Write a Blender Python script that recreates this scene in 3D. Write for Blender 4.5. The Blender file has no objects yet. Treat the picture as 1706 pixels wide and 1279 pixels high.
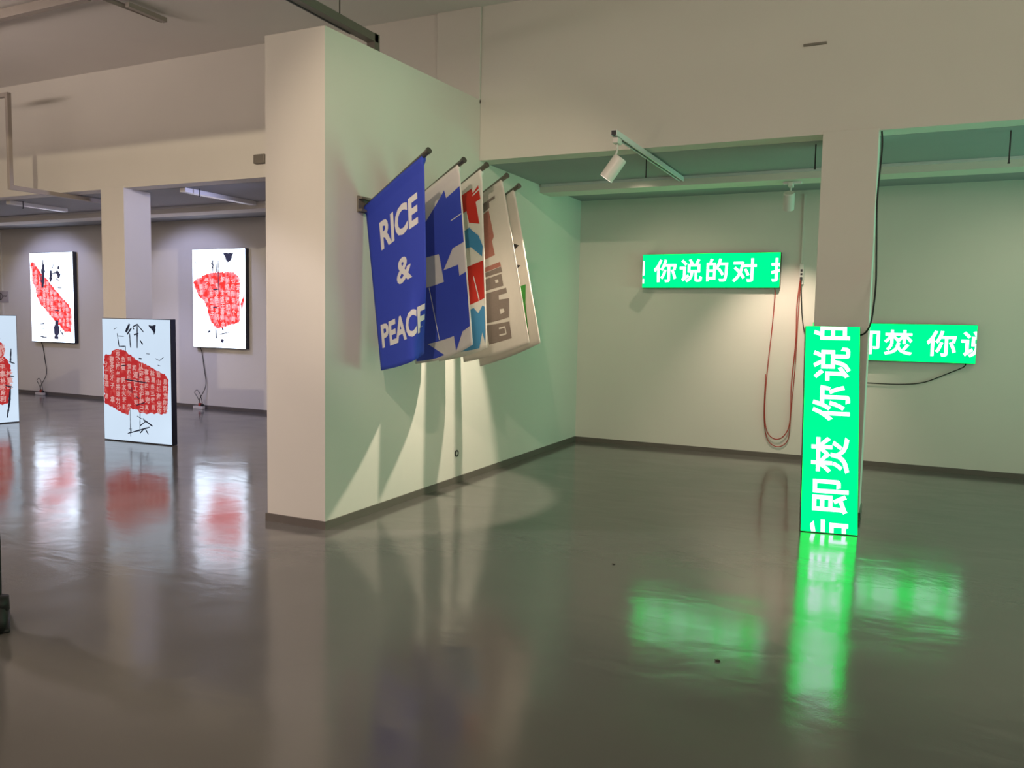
import bpy, bmesh, math, random
from mathutils import Vector, Matrix
random.seed(4)
SC = bpy.context.scene
COL = SC.collection
PI = math.pi

# ---------------------------------------------------------------- camera
F_PX = 1338.12
YAW, PITCH, ROLL = -0.443161, -0.0805192, 0.0184391
cy, sy, cp, sp = math.cos(YAW), math.sin(YAW), math.cos(PITCH), math.sin(PITCH)
fw = Vector((sy*cp, cy*cp, sp)); rt = Vector((cy, -sy, 0)); up = rt.cross(fw)
cr, sr = math.cos(ROLL), math.sin(ROLL)
r2 = rt*cr + up*sr; u2 = -rt*sr + up*cr
cam_data = bpy.data.cameras.new('camera'); cam = bpy.data.objects.new('camera', cam_data); COL.objects.link(cam)
cam_data.sensor_fit = 'HORIZONTAL'; cam_data.sensor_width = 36.0; cam_data.lens = 36.0*F_PX/1706
cam_data.clip_start = 0.05; cam_data.clip_end = 100
m = Matrix((r2, u2, -fw)).transposed().to_4x4(); m.translation = (0, 0, 1.6); cam.matrix_world = m
SC.camera = cam

# ---------------------------------------------------------------- world, exposure, lights
w = bpy.data.worlds.new('world'); SC.world = w; w.use_nodes = True
w.node_tree.nodes['Background'].inputs[0].default_value = (0.9, 0.85, 0.8, 1)
w.node_tree.nodes['Background'].inputs[1].default_value = 0.15
vs = SC.view_settings
SC.display_settings.display_device = 'sRGB'
vs.view_transform = 'Standard'; vs.look = 'None'; vs.exposure = 0.0; vs.gamma = 1.0
try: vs.use_curve_mapping = False
except Exception: pass

def spot(name, loc, aim, power, color, angle=70, blend=0.5, radius=0.05):
    d = bpy.data.lights.new(name, 'SPOT'); d.energy = power; d.color = color
    d.spot_size = math.radians(angle); d.spot_blend = blend; d.shadow_soft_size = radius
    o = bpy.data.objects.new(name, d); COL.objects.link(o); o.location = loc
    o.rotation_euler = (Vector(aim)-Vector(loc)).to_track_quat('-Z', 'Y').to_euler()
    return o
def area(name, loc, rot, sx, sy_, power, color):
    d = bpy.data.lights.new(name, 'AREA'); d.shape = 'RECTANGLE'; d.size = sx; d.size_y = sy_; d.energy = power; d.color = color
    o = bpy.data.objects.new(name, d); COL.objects.link(o); o.location = loc; o.rotation_euler = rot
    return o
WARM = (1.0, 0.82, 0.62); YBW = 9.98
COOL = (0.58, 0.60, 1.0)
spot('spot_key', (-0.75, 0.0, 4.5), (-3.15, 5.6, 2.35), 560, WARM, 32, 0.6, 0.03)
spot('spot_left', (-4.2, -0.8, 4.5), (-9.2, 7.1, 2.7), 900, (1.0, .83, .60), 50, 0.6, 0.05)
spot('spot_far_left', (-7.3, 2.8, 4.45), (-4.1, 4.1, 0.0), 480, (1.0, 0.86, 0.86), 48, 0.35, 0.08)
for lx in (-14.2, -10.6, -7.2, -5.2):  # added cool fill for the rear left bay, without fixtures
    spot('spot_rear_left', (lx, 8.3, 3.04), (lx, 9.98, 1.6), 82, COOL, 92, 0.5, 0.10)
spot('spot_rear_left_side', (-6.4, 7.6, 3.0), (-8.8, 7.35, 1.7), 130, COOL, 84, 0.6, 0.08)  # added cool fill toward the side of the left column
spot('spot_rear_left_down', (-11.2, 7.9, 3.05), (-11.2, 7.9, 0.0), 130, COOL, 126, 0.5, 0.10)  # added downward cool fill, without a fixture
spot('spot_rear_middle', (-2.6, 8.3, 3.05), (-2.5, 9.98, 1.1), 24, WARM, 100, 0.8, 0.10)  # added warm fill for the back wall of the right bay
spot('spot_rear_right', (1.6, 8.2, 3.05), (1.2, 9.98, .9), 27, WARM, 100, 0.8, 0.10)  # added warm fill to lift the rear right bay
area('side_fill', (4.7, 2.4, 2.9), (PI/2, 0, PI/2), 3.0, 2.4, 80, (1.0, 0.82, 0.68))
area('hall_fill', (-5.0, -1.5, 4.55), (0, 0, 0), 12.0, 4.5, 50, (1.0, 0.84, 0.70))
area('hall_back_fill', (-5.0, -4.8, 3.5), (math.radians(97), 0, 0), 16.0, 2.0, 262, (1.0, 0.80, 0.70))  # added broad fill from behind the camera, lifts the ambient light
area('ceiling_fill', (-10.0, 2.0, 3.5), (PI, 0, 0), 4.0, 1.5, 400, (1.0, 0.82, 0.74))  # added upward fill outside the view, brightens the hall ceiling
# added green fill outside the view, stands in for assumed further signs
area('side_green_fill', (4.6, 7.4, 1.3), (PI/2+.16, 0, PI/2), 3.5, 1.4, 56, (0.30, 1.0, 0.64)).data.spread = math.radians(110)

# ---------------------------------------------------------------- materials
def pbsdf(name, color, rough=0.6, metal=0.0, noise=0.0, nscale=8.0, bump=0.0, bscale=60.0, spec=0.5):
    mt = bpy.data.materials.new(name); mt.use_nodes = True
    nt = mt.node_tree; b = nt.nodes['Principled BSDF']
    b.inputs['Base Color'].default_value = (*color, 1); b.inputs['Roughness'].default_value = rough
    b.inputs['Metallic'].default_value = metal; b.inputs['Specular IOR Level'].default_value = spec
    tc = nt.nodes.new('ShaderNodeTexCoord')
    n = nt.nodes.new('ShaderNodeTexNoise'); n.inputs['Scale'].default_value = nscale; n.inputs['Detail'].default_value = 4
    nt.links.new(tc.outputs['Object'], n.inputs['Vector'])
    mx = nt.nodes.new('ShaderNodeMix'); mx.data_type = 'RGBA'
    k = max(noise, 0.02)
    mx.inputs[6].default_value = (*[c*(1-k) for c in color], 1); mx.inputs[7].default_value = (*[min(1, c*(1+k)) for c in color], 1)
    nt.links.new(n.outputs['Fac'], mx.inputs[0]); nt.links.new(mx.outputs[2], b.inputs['Base Color'])
    if bump > 0:
        n2 = nt.nodes.new('ShaderNodeTexNoise'); n2.inputs['Scale'].default_value = bscale; n2.inputs['Detail'].default_value = 5
        nt.links.new(tc.outputs['Object'], n2.inputs['Vector'])
        bp = nt.nodes.new('ShaderNodeBump'); bp.inputs['Strength'].default_value = bump; bp.inputs['Distance'].default_value = 0.01
        nt.links.new(n2.outputs['Fac'], bp.inputs['Height']); nt.links.new(bp.outputs[0], b.inputs['Normal'])
    return mt
def emis(name, color, strength, noise=0.06, nscale=6.0):
    mt = bpy.data.materials.new(name); mt.use_nodes = True
    nt = mt.node_tree; nt.nodes.remove(nt.nodes['Principled BSDF'])
    e = nt.nodes.new('ShaderNodeEmission'); e.inputs[1].default_value = strength
    tc = nt.nodes.new('ShaderNodeTexCoord'); n = nt.nodes.new('ShaderNodeTexNoise'); n.inputs['Scale'].default_value = nscale
    nt.links.new(tc.outputs['Object'], n.inputs['Vector'])
    mx = nt.nodes.new('ShaderNodeMix'); mx.data_type = 'RGBA'
    mx.inputs[6].default_value = (*[c*(1-noise) for c in color], 1); mx.inputs[7].default_value = (*[c*(1+noise) for c in color], 1)
    nt.links.new(n.outputs['Fac'], mx.inputs[0]); nt.links.new(mx.outputs[2], e.inputs[0])
    nt.links.new(e.outputs[0], nt.nodes['Material Output'].inputs[0])
    return mt
M = {}
M['wall'] = pbsdf('wall_paint', (0.66, 0.635, 0.575), 0.75, noise=0.03, nscale=1.5, bump=0.04, bscale=180)
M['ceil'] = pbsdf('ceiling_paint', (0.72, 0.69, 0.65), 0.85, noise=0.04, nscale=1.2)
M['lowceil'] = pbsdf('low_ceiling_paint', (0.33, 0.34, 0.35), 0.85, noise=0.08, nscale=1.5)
M['base'] = pbsdf('baseboard_vinyl', (0.12, 0.105, 0.09), 0.45, noise=0.08, nscale=5)
M['white'] = pbsdf('white_enamel', (0.62, 0.60, 0.56), 0.4, noise=0.03)
M['whitemetal'] = pbsdf('white_aluminium', (0.66, 0.66, 0.66), 0.35, noise=0.03)
M['bracket'] = pbsdf('grey_brown_steel', (0.20, 0.18, 0.15), 0.45, 0.3, noise=0.06)
M['black'] = pbsdf('black_metal', (0.012, 0.013, 0.018), 0.45, noise=0.2)
M['rubber'] = pbsdf('black_rubber', (0.01, 0.01, 0.01), 0.55, noise=0.2)
M['redwire'] = pbsdf('red_cable', (0.36, 0.035, 0.02), 0.5, noise=0.1)
M['steel'] = pbsdf('dark_steel', (0.16, 0.15, 0.13), 0.3, 0.8, noise=0.1)
M['cloth_blue'] = pbsdf('blue_fabric', (0.026, 0.058, 0.50), 0.7, noise=0.04, nscale=30, bump=0.05, bscale=400)
M['cloth_white'] = pbsdf('white_fabric', (0.70, 0.67, 0.62), 0.75, noise=0.03, nscale=30, bump=0.05, bscale=400)
M['cloth_grey'] = pbsdf('off_white_fabric', (0.56, 0.52, 0.47), 0.75, noise=0.03, nscale=30, bump=0.05, bscale=400)
M['pr_white'] = pbsdf('white_print', (0.74, 0.74, 0.74), 0.7, noise=0.02)
M['pr_blue'] = pbsdf('blue_print', (0.04, 0.075, 0.52), 0.7, noise=0.03)
M['pr_red'] = pbsdf('red_print', (0.55, 0.02, 0.01), 0.7, noise=0.03)
M['pr_sky'] = pbsdf('sky_blue_print', (0.05, 0.24, 0.48), 0.7, noise=0.03)
M['pr_grey'] = pbsdf('grey_brown_print', (0.19, 0.15, 0.13), 0.75, noise=0.12, nscale=60)
M['pr_rust'] = pbsdf('rust_print', (0.34, 0.13, 0.10), 0.75, noise=0.12, nscale=60)
M['pr_black'] = pbsdf('black_print', (0.015, 0.012, 0.01), 0.7, noise=0.03)
M['pr_green'] = pbsdf('green_print', (0.035, 0.25, 0.03), 0.7, noise=0.03)
M['box_side'] = pbsdf('lightbox_casing', (0.012, 0.014, 0.028), 0.35, noise=0.1)
M['sign_case'] = pbsdf('sign_casing', (0.03, 0.035, 0.03), 0.4, noise=0.1)
M['led_green'] = emis('led_green', (0.0, 1.0, 0.12), 2.7, 0.08, 3.0)
M['led_white'] = emis('led_white', (0.80, 0.95, 1.0), 3.0, 0.06, 25.0)
M['lit_bright'] = emis('backlit_sheet_bright', (0.80, 0.92, 1.10), 3.5, 0.08, 1.5)
M['lit_dim'] = emis('backlit_sheet_dim', (0.58, 0.70, 0.84), 1.1, 0.08, 1.5)
def emis2(name, ca, cb, scale, lo, hi):
    mt = emis(name, ca, 1.0); nt = mt.node_tree
    n = [x for x in nt.nodes if x.type == 'TEX_NOISE'][0]; n.inputs['Scale'].default_value = scale; n.inputs['Detail'].default_value = 6
    mx = [x for x in nt.nodes if x.type == 'MIX'][0]
    mx.inputs[6].default_value = (*ca, 1); mx.inputs[7].default_value = (*cb, 1)
    mr = nt.nodes.new('ShaderNodeMapRange'); mr.inputs[1].default_value = lo; mr.inputs[2].default_value = hi
    nt.links.new(n.outputs['Fac'], mr.inputs[0]); nt.links.new(mr.outputs[0], mx.inputs[0])
    return mt
M['lit_red_b'] = emis2('backlit_red_bright', (1.45, 0.05, 0.045), (1.6, 0.42, 0.50), 11.0, 0.46, 0.68)
M['lit_red_d'] = emis2('backlit_red_dim', (0.47, 0.028, 0.03), (0.62, 0.11, 0.10), 14.0, 0.5, 0.75)
M['lit_orange'] = emis('backlit_orange', (0.95, 0.12, 0.03), 1.1, 0.4, 9.0)
M['lit_pale_b'] = emis('backlit_pale_pink', (1.0, 0.48, 0.52), 1.3, 0.3, 30.0)
M['lit_pale_d'] = emis('backlit_pale_rose', (0.66, 0.35, 0.33), 1.0, 0.3, 30.0)
M['ink_b'] = emis('backlit_ink_bluegrey', (0.045, 0.045, 0.09), 1.0, 0.5, 20.0)
M['ink_d'] = emis('backlit_ink_dark', (0.018, 0.02, 0.035), 1.0, 0.5, 20.0)
M['lamp_on'] = emis('lamp_lens', (1.0, 0.9, 0.78), 12.0)
M['leaf'] = pbsdf('dry_leaf', (0.03, 0.02, 0.012), 0.8, noise=0.2)
M['trouser'] = pbsdf('black_cotton', (0.012, 0.012, 0.014), 0.85, noise=0.2, nscale=20)
M['skin'] = pbsdf('skin', (0.45, 0.27, 0.19), 0.55, noise=0.08, nscale=12)
M['jacket'] = pbsdf('charcoal_jacket', (0.03, 0.03, 0.035), 0.85, noise=0.2, nscale=20)
M['dull'] = pbsdf('dull_painted_steel', (0.36, 0.32, 0.28), 0.5, noise=0.05)
M['label'] = pbsdf('label_card', (0.42, 0.39, 0.40), 0.6, noise=0.05)

def floor_mat():
    mt = bpy.data.materials.new('epoxy_floor'); mt.use_nodes = True
    nt = mt.node_tree; b = nt.nodes['Principled BSDF']; L = nt.links
    tc = nt.nodes.new('ShaderNodeTexCoord')
    n = nt.nodes.new('ShaderNodeTexNoise'); n.inputs['Scale'].default_value = 0.9; n.inputs['Detail'].default_value = 6
    L.new(tc.outputs['Object'], n.inputs['Vector'])
    mx = nt.nodes.new('ShaderNodeMix'); mx.data_type = 'RGBA'
    mx.inputs[6].default_value = (0.112, 0.106, 0.098, 1); mx.inputs[7].default_value = (0.142, 0.134, 0.124, 1)
    L.new(n.outputs['Fac'], mx.inputs[0]); L.new(mx.outputs[2], b.inputs['Base Color'])
    n3 = nt.nodes.new('ShaderNodeTexNoise'); n3.inputs['Scale'].default_value = 2.2; n3.inputs['Detail'].default_value = 3
    L.new(tc.outputs['Object'], n3.inputs['Vector'])
    mr = nt.nodes.new('ShaderNodeMapRange'); mr.inputs[1].default_value = 0.3; mr.inputs[2].default_value = 0.7
    mr.inputs[3].default_value = 0.10; mr.inputs[4].default_value = 0.17
    L.new(n3.outputs['Fac'], mr.inputs[0]); L.new(mr.outputs[0], b.inputs['Roughness'])
    b.inputs['IOR'].default_value = 1.64; b.inputs['Specular IOR Level'].default_value = 0.6
    mp = nt.nodes.new('ShaderNodeMapping'); mp.inputs['Scale'].default_value = (1, 1.6, 1)
    L.new(tc.outputs['Object'], mp.inputs['Vector'])
    n2 = nt.nodes.new('ShaderNodeTexNoise'); n2.inputs['Scale'].default_value = 1.6; n2.inputs['Detail'].default_value = 3; n2.inputs['Distortion'].default_value = 0.4
    L.new(mp.outputs[0], n2.inputs['Vector'])
    bp = nt.nodes.new('ShaderNodeBump'); bp.inputs['Strength'].default_value = 0.14; bp.inputs['Distance'].default_value = 0.03
    L.new(n2.outputs['Fac'], bp.inputs['Height'])
    n4 = nt.nodes.new('ShaderNodeTexNoise'); n4.inputs['Scale'].default_value = 90; n4.inputs['Detail'].default_value = 2
    L.new(tc.outputs['Object'], n4.inputs['Vector'])
    bp2 = nt.nodes.new('ShaderNodeBump'); bp2.inputs['Strength'].default_value = 0.05; bp2.inputs['Distance'].default_value = 0.004
    L.new(n4.outputs['Fac'], bp2.inputs['Height']); L.new(bp.outputs[0], bp2.inputs['Normal'])
    L.new(bp2.outputs[0], b.inputs['Normal'])
    return mt
M['floor'] = floor_mat()

# ---------------------------------------------------------------- helpers
def obj(name, bm, mat, parent=None, smooth=False, doub=False):
    me = bpy.data.meshes.new(name)
    bm.normal_update(); bm.to_mesh(me); bm.free()
    if isinstance(mat, str): mat = M[mat]
    me.materials.append(mat)
    if smooth:
        for p in me.polygons: p.use_smooth = True
    o = bpy.data.objects.new(name, me); COL.objects.link(o)
    if parent: o.parent = parent
    return o
def tag(o, label, cat, group=None):
    o['label'] = label; o['category'] = cat
    if group: o['group'] = group
    return o
def thing(name, label, cat, loc=(0, 0, 0), rz=0, group=None):
    o = bpy.data.objects.new(name, None); o.empty_display_size = 0.1; COL.objects.link(o)
    o.location = loc; o.rotation_euler = (0, 0, rz)
    return tag(o, label, cat, group)
def struct(name, bm, mat):
    o = obj(name, bm, mat); o['kind'] = 'structure'; return o
def bx(bm, x0, y0, z0, x1, y1, z1, bev=0.0):
    r = bmesh.ops.create_cube(bm, size=1.0)
    vv = r['verts']
    for v in vv:
        v.co = Vector(((x0+x1)/2+v.co.x*(x1-x0), (y0+y1)/2+v.co.y*(y1-y0), (z0+z1)/2+v.co.z*(z1-z0)))
    if bev > 0:
        es = list({e for v in vv for e in v.link_edges})
        bmesh.ops.bevel(bm, geom=es, offset=bev, segments=2, affect='EDGES', profile=0.5)
    return bm
def box(*a, bev=0.0):
    return bx(bmesh.new(), *a, bev=bev)
def cyl(bm, p0, p1, r0, r1=None, n=20, cap=True):
    p0, p1 = Vector(p0), Vector(p1); r1 = r0 if r1 is None else r1
    d = p1-p0; q = d.to_track_quat('Z', 'Y').to_matrix()
    rings = []
    for p, r in ((p0, r0), (p1, r1)):
        rings.append([bm.verts.new(p + q @ Vector((math.cos(2*PI*i/n)*r, math.sin(2*PI*i/n)*r, 0))) for i in range(n)])
    for i in range(n):
        bm.faces.new((rings[0][i], rings[0][(i+1) % n], rings[1][(i+1) % n], rings[1][i]))
    if cap:
        bm.faces.new(list(reversed(rings[0]))); bm.faces.new(rings[1])
    return bm
def smooth_path(pts, k=6):
    pts = [Vector(p) for p in pts]; out = []
    for i in range(len(pts)-1):
        a = pts[max(0, i-1)]; b = pts[i]; c = pts[i+1]; d = pts[min(len(pts)-1, i+2)]
        for j in range(k):
            t = j/k
            out.append(0.5*((2*b)+(c-a)*t+(2*a-5*b+4*c-d)*t*t+(3*b-a-3*c+d)*t*t*t))
    out.append(pts[-1]); return out
def tube(bm, pts, r, n=8, k=6):
    P = smooth_path(pts, k); prev = None; rings = []
    for i, p in enumerate(P):
        t = (P[min(i+1, len(P)-1)]-P[max(i-1, 0)]).normalized()
        if prev is None:
            a = Vector((0, 1, 0)) if abs(t.y) < 0.9 else Vector((1, 0, 0))
            nrm = t.cross(a).normalized()
        else:
            nrm = (prev - t*prev.dot(t)).normalized()
        prev = nrm; bn = t.cross(nrm)
        rings.append([bm.verts.new(p+(nrm*math.cos(2*PI*j/n)+bn*math.sin(2*PI*j/n))*r) for j in range(n)])
    for a, b in zip(rings, rings[1:]):
        for j in range(n): bm.faces.new((a[j], a[(j+1) % n], b[(j+1) % n], b[j]))
    bm.faces.new(list(reversed(rings[0]))); bm.faces.new(rings[-1])
    return bm
def text_bm(body, bold=0.0, extrude=0.0):
    """flat lettering in the xy plane as a bmesh, with its bounds"""
    c = bpy.data.curves.new('lettering', 'FONT'); c.body = body; c.offset = bold; c.resolution_u = 3; c.extrude = extrude
    o = bpy.data.objects.new('lettering_source', c); COL.objects.link(o)
    dg = bpy.context.evaluated_depsgraph_get(); dg.update()
    ev = o.evaluated_get(dg); me = ev.to_mesh()
    bm = bmesh.new(); bm.from_mesh(me); ev.to_mesh_clear()
    bpy.data.objects.remove(o); bpy.data.curves.remove(c)
    bmesh.ops.remove_doubles(bm, verts=bm.verts, dist=1e-5)
    for f in bm.faces: f.material_index = 0
    return bm
def bounds(bm):
    xs = [v.co.x for v in bm.verts]; ys = [v.co.y for v in bm.verts]
    return min(xs), max(xs), min(ys), max(ys)
def merge(dst, src):
    me = bpy.data.meshes.new('tmp'); src.to_mesh(me); src.free(); dst.from_mesh(me); bpy.data.meshes.remove(me)
def clip(bm, co, no):
    g = bm.verts[:]+bm.edges[:]+bm.faces[:]
    bmesh.ops.bisect_plane(bm, geom=g, plane_co=co, plane_no=no, clear_outer=True, dist=1e-6)
def poly_bm(pts):
    bm = bmesh.new()
    vs_ = [bm.verts.new((x, y, 0)) for x, y in pts]
    f = bm.faces.new(vs_); bm.normal_update()
    if f.normal.z < 0: bmesh.ops.reverse_faces(bm, faces=[f])
    bmesh.ops.triangulate(bm, faces=bm.faces[:])
    return bm

# ---------------------------------------------------------------- setting
XW = -3.788      # banner wall, right face
XL = -4.345      # banner wall, left face
YP = 4.755       # its near end
YH = 7.141       # front plane of columns and header
YB = 9.98        # back wall
ZH = 3.152       # underside of header and low ceiling
ZC = 4.62        # hall ceiling
X0, X1, Y0 = -19.0, 5.0, -5.0
struct('floor', box(X0-.2, Y0-.2, -0.1, X1+.2, YB+.3, 0.0), 'floor')
struct('wall_back', box(X0-.2, YB, 0, X1+.2, YB+.2, 4.8), 'wall')
struct('wall_left', box(X0-.2, Y0, 0, X0, YB, 4.8), 'wall')
struct('wall_right', box(X1, Y0, 0, X1+.2, YB, 4.8), 'wall')
struct('wall_front', box(X0-.2, Y0-.2, 0, X1+.2, Y0, 4.8), 'wall')
struct('ceiling', box(X0-.2, Y0-.2, ZC, X1+.2, YH+.1, ZC+.2), 'ceil')
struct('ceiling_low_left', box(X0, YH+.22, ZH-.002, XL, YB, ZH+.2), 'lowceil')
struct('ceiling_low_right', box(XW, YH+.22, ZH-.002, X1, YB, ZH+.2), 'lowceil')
struct('wall_header_left', box(X0, YH, ZH, -4.275, YH+.22, ZC), 'wall')
struct('wall_header_right', box(-3.786, YH, ZH, X1, YH+.22, ZC), 'wall')
# free-standing banner wall: near part a little higher, top gently rising, rear part under the low ceiling
bm = bmesh.new()
prof = [(YP, 0), (YB, 0), (YB, ZH+.1), (YH+.2, ZH+.1), (YH+.2, 3.74), (YP, 3.665)]
va = [bm.verts.new((XL, y, z)) for y, z in prof]; vb = [bm.verts.new((XW, y, z)) for y, z in prof]
bm.faces.new(va); bm.faces.new(list(reversed(vb)))
for i in range(len(prof)):
    j = (i+1) % len(prof); bm.faces.new((va[j], va[i], vb[i], vb[j]))
bmesh.ops.recalc_face_normals(bm, faces=bm.faces)
struct('wall_partition', bm, 'wall')
struct('wall_column_left', box(-9.253, YH-.004, 0, -8.833, YH+.40, ZH+.02, bev=.004), 'wall')
struct('wall_column_right', box(-.616, YH-.004, 0, -.196, YH+.40, ZH+.02, bev=.004), 'wall')
struct('wall_column_middle', box(-4.275, YH-.02, 3.7, XW, YH+.38, ZC, bev=.003), 'wall')
# downstand beams below the low ceilings
struct('trim_beam_right', box(XW, 8.64, 3.058, X1, 8.95, ZH), 'wall')
struct('trim_beam_left', box(X0, 8.64, 3.058, XL, 8.95, ZH), 'wall')
# unseen crossbeam, added to cast the shade edge on the left header
struct('trim_shade_beam', box(X0, 3.35, 4.06, -2.77, 3.65, ZC), 'wall')
# skirtings
T = .012; HB = .062
struct('baseboard_back_left', box(X0, YB-T, 0, XL, YB, HB-.004), 'base')
struct('baseboard_back_right', box(XW, YB-T, 0, X1, YB, HB-.004), 'base')
struct('baseboard_partition_right', box(XW, YP-T, 0, XW+T, YB-T, HB), 'base')
struct('baseboard_partition_end', box(XL-T, YP-T, 0, XW, YP, HB), 'base')
struct('baseboard_partition_left', box(XL-T, YP, 0, XL, YB-T, HB), 'base')
for nm, (a, b) in (('left', (-9.253, -8.833)), ('right', (-.616, -.196))):
    q = bmesh.new()
    bx(q, a-T, YH-.004-T, 0, b+T, YH-.004, HB); bx(q, b, YH-.004, 0, b+T, YH+.40, HB); bx(q, a-T, YH-.004, 0, a, YH+.40, HB)
    struct('baseboard_column_'+nm, q, 'base')
# pale strip along the top of the beam, stands in for its lit edge
struct('trim_lit_edge_right', box(XW+.02, 8.615, 3.125, X1, 8.64, 3.15), 'whitemetal')
struct('trim_lit_edge_left', box(X0, 8.615, 3.125, XL-.02, 8.64, 3.15), 'whitemetal')

# ---------------------------------------------------------------- LED text signs
W_S, H_S, T_S = 1.655, 0.415, 0.10
def char_into(dst, ch, cx, em, cyy, flip=False):
    b = text_bm(ch, bold=0.016)
    x0, x1, y0, y1 = bounds(b)
    s = em*0.97/1.0
    # the font's full-width cell is 1 em wide with its middle about 0.36 above the baseline
    for v in b.verts:
        v.co = Vector((cx+(v.co.x-0.5)*s*1.0, 0, cyy+(v.co.y-0.375)*s*1.0))
    merge(dst, b)
def led_sign(name, label, mtx, chars, lead_clip=True, mount=True):
    root = thing(name, label, 'sign', group='green running text signs')
    root.matrix_world = mtx
    c = bmesh.new(); bx(c, 0, 0.004, 0, W_S, T_S, H_S, bev=.004)
    obj('housing', c, 'sign_case', root)
    s = bmesh.new(); bx(s, .004, 0, .004, W_S-.004, .006, H_S-.004)
    obj('screen', s, 'led_green', root)
    for ch, cx, em in chars:
        l = bmesh.new(); char_into(l, ch, cx, em, H_S*.5)
        clip(l, (W_S-.006, 0, 0), (1, 0, 0)); clip(l, (.006, 0, 0), (-1, 0, 0))
        if not l.faces: l.free(); continue
        for v in l.verts: v.co.y = -.002
        for f in l.faces:
            f.normal_update()
            if f.normal.y > 0: f.normal_flip()
        obj('character', l, 'led_white', root)
    return root
k = W_S/1390.0
EM = 0.30
s1 = led_sign('led_text_sign', 'green lit text sign on the back wall, red cable hanging from its corner',
    Matrix.Translation((-2.905, YB-T_S-.003, 2.022)),
    [('你', (452-205)*k, EM), ('说', (718-205)*k, EM), ('的', (982-205)*k, EM), ('对', (1255-205)*k, EM), ('找', (1628-205)*k, EM)])
l = bmesh.new(); bx(l, .007, -.0035, .155, .026, -.002, .335); bx(l, .007, -.0035, .055, .026, -.002, .110); obj('character', l, 'led_white', s1)
s2 = led_sign('led_text_sign', 'green lit text sign on the back wall, half hidden by the upright sign',
    Matrix.Translation((.792-W_S, YB-T_S-.003, 1.213)),
    [('后', .275, EM), ('即', .585, EM), ('焚', .90, EM), ('你', 1.325, EM), ('说', 1.645, EM)])
ux = Vector((.412, .068, 0)).normalized(); uz = Vector((-.035, .47, 1.59)); uz = (uz-ux*uz.dot(ux)).normalized(); un = uz.cross(ux)   # toward the column
# local x runs up the sign, local z runs to the left
mx = Matrix((uz, un, -ux)).transposed().to_4x4()
mx.translation = Vector((-.587, 6.50, .004)) + ux*H_S
s3 = led_sign('led_text_sign', 'green lit text sign standing upright on the floor against the column', mx,
    [('后', -.035, EM), ('即', .286, EM), ('焚', .608, EM), ('你', 1.025, EM), ('说', 1.34, EM), ('的', 1.665, EM)])

# ---------------------------------------------------------------- calligraphy light boxes
def ribbon(bm, pts, wd):
    """a brush stroke: polyline with tapering, uneven width in the xz plane"""
    P = [Vector((p[0], 0, p[1])) for p in pts]
    Q = []
    for a, b in zip(P, P[1:]):
        n = max(2, int((b-a).length/.03))
        for i in range(n): Q.append(a.lerp(b, i/n))
    Q.append(P[-1])
    prev = None
    for i, q in enumerate(Q):
        t = (Q[min(i+1, len(Q)-1)]-Q[max(i-1, 0)]).normalized(); nn = Vector((-t.z, 0, t.x))
        ww = 1.5*wd*(.55+.45*math.sin(PI*(i+.6)/(len(Q)+.2)))*random.uniform(.7, 1.25)
        cur = (bm.verts.new(q+nn*ww), bm.verts.new(q-nn*ww))
        if prev: bm.faces.new((prev[0], prev[1], cur[1], cur[0]))
        prev = cur
def ragged(poly, amp, step=.02):
    out = []
    for i in range(len(poly)):
        a, b = poly[i], poly[(i+1) % len(poly)]
        L = math.hypot(b[0]-a[0], b[1]-a[1]); n = max(1, int(L/step))
        nx, ny = (b[1]-a[1])/(L+1e-9), -(b[0]-a[0])/(L+1e-9)
        for j in range(n):
            o_ = random.uniform(-amp, amp) if j else 0
            out.append((a[0]+(b[0]-a[0])*j/n+nx*o_, a[1]+(b[1]-a[1])*j/n+ny*o_))
    return out
def inside(p, poly):
    c = False
    for i in range(len(poly)):
        (x1_, y1_), (x2_, y2_) = poly[i], poly[i-1]
        if (y1_ > p[1]) != (y2_ > p[1]) and p[0] < (x2_-x1_)*(p[1]-y1_)/(y2_-y1_)+x1_: c = not c
    return c
GL = '不我是有人大来上国个到说们为子和你地出道也时年得就那要下以生会自着去之过家学对可她里后小么心多天而能好都然没日于起还发成事只作当想看文无开手十用主行方又如前所本见经头面公同三已老从动两长知民样现分将外但身些与高意进把法此实回二理美点月明其种声全工己话儿者向情部正名定女问力机给等几很业最间新什打便位因重被走电四第门相次东政海口使教西再平真听世气信北少关并内加化由却代军产入先山五太水万市眼体别处总才场师书比住员九笑性通目华报立马命张活难神数件安表原车白应路期叫死常提感金何更反合放做系计或司利受光王果亲界及今京务制解各任至清物台象记边共风战干接它许八特觉望直服毛林题建南度统色字请交爱让认算论百吃义科怎元社术结六功指思非流每青管夫连远资队跟带花快条院变联言权往展该领传近留红治决周保达办运武半候七必城父强步完革深区即求品士转量空甚众技轻程告江语英基派满式李息写呢识极令黄德收脸钱党倒未持取设始版双历越史商千片容研像找友孩站广改议形委早房音火际则首单据导影失拿网香似斯专石若兵弟谁校读志飞观争究包组造落视济喜离虽坏兴'
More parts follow.
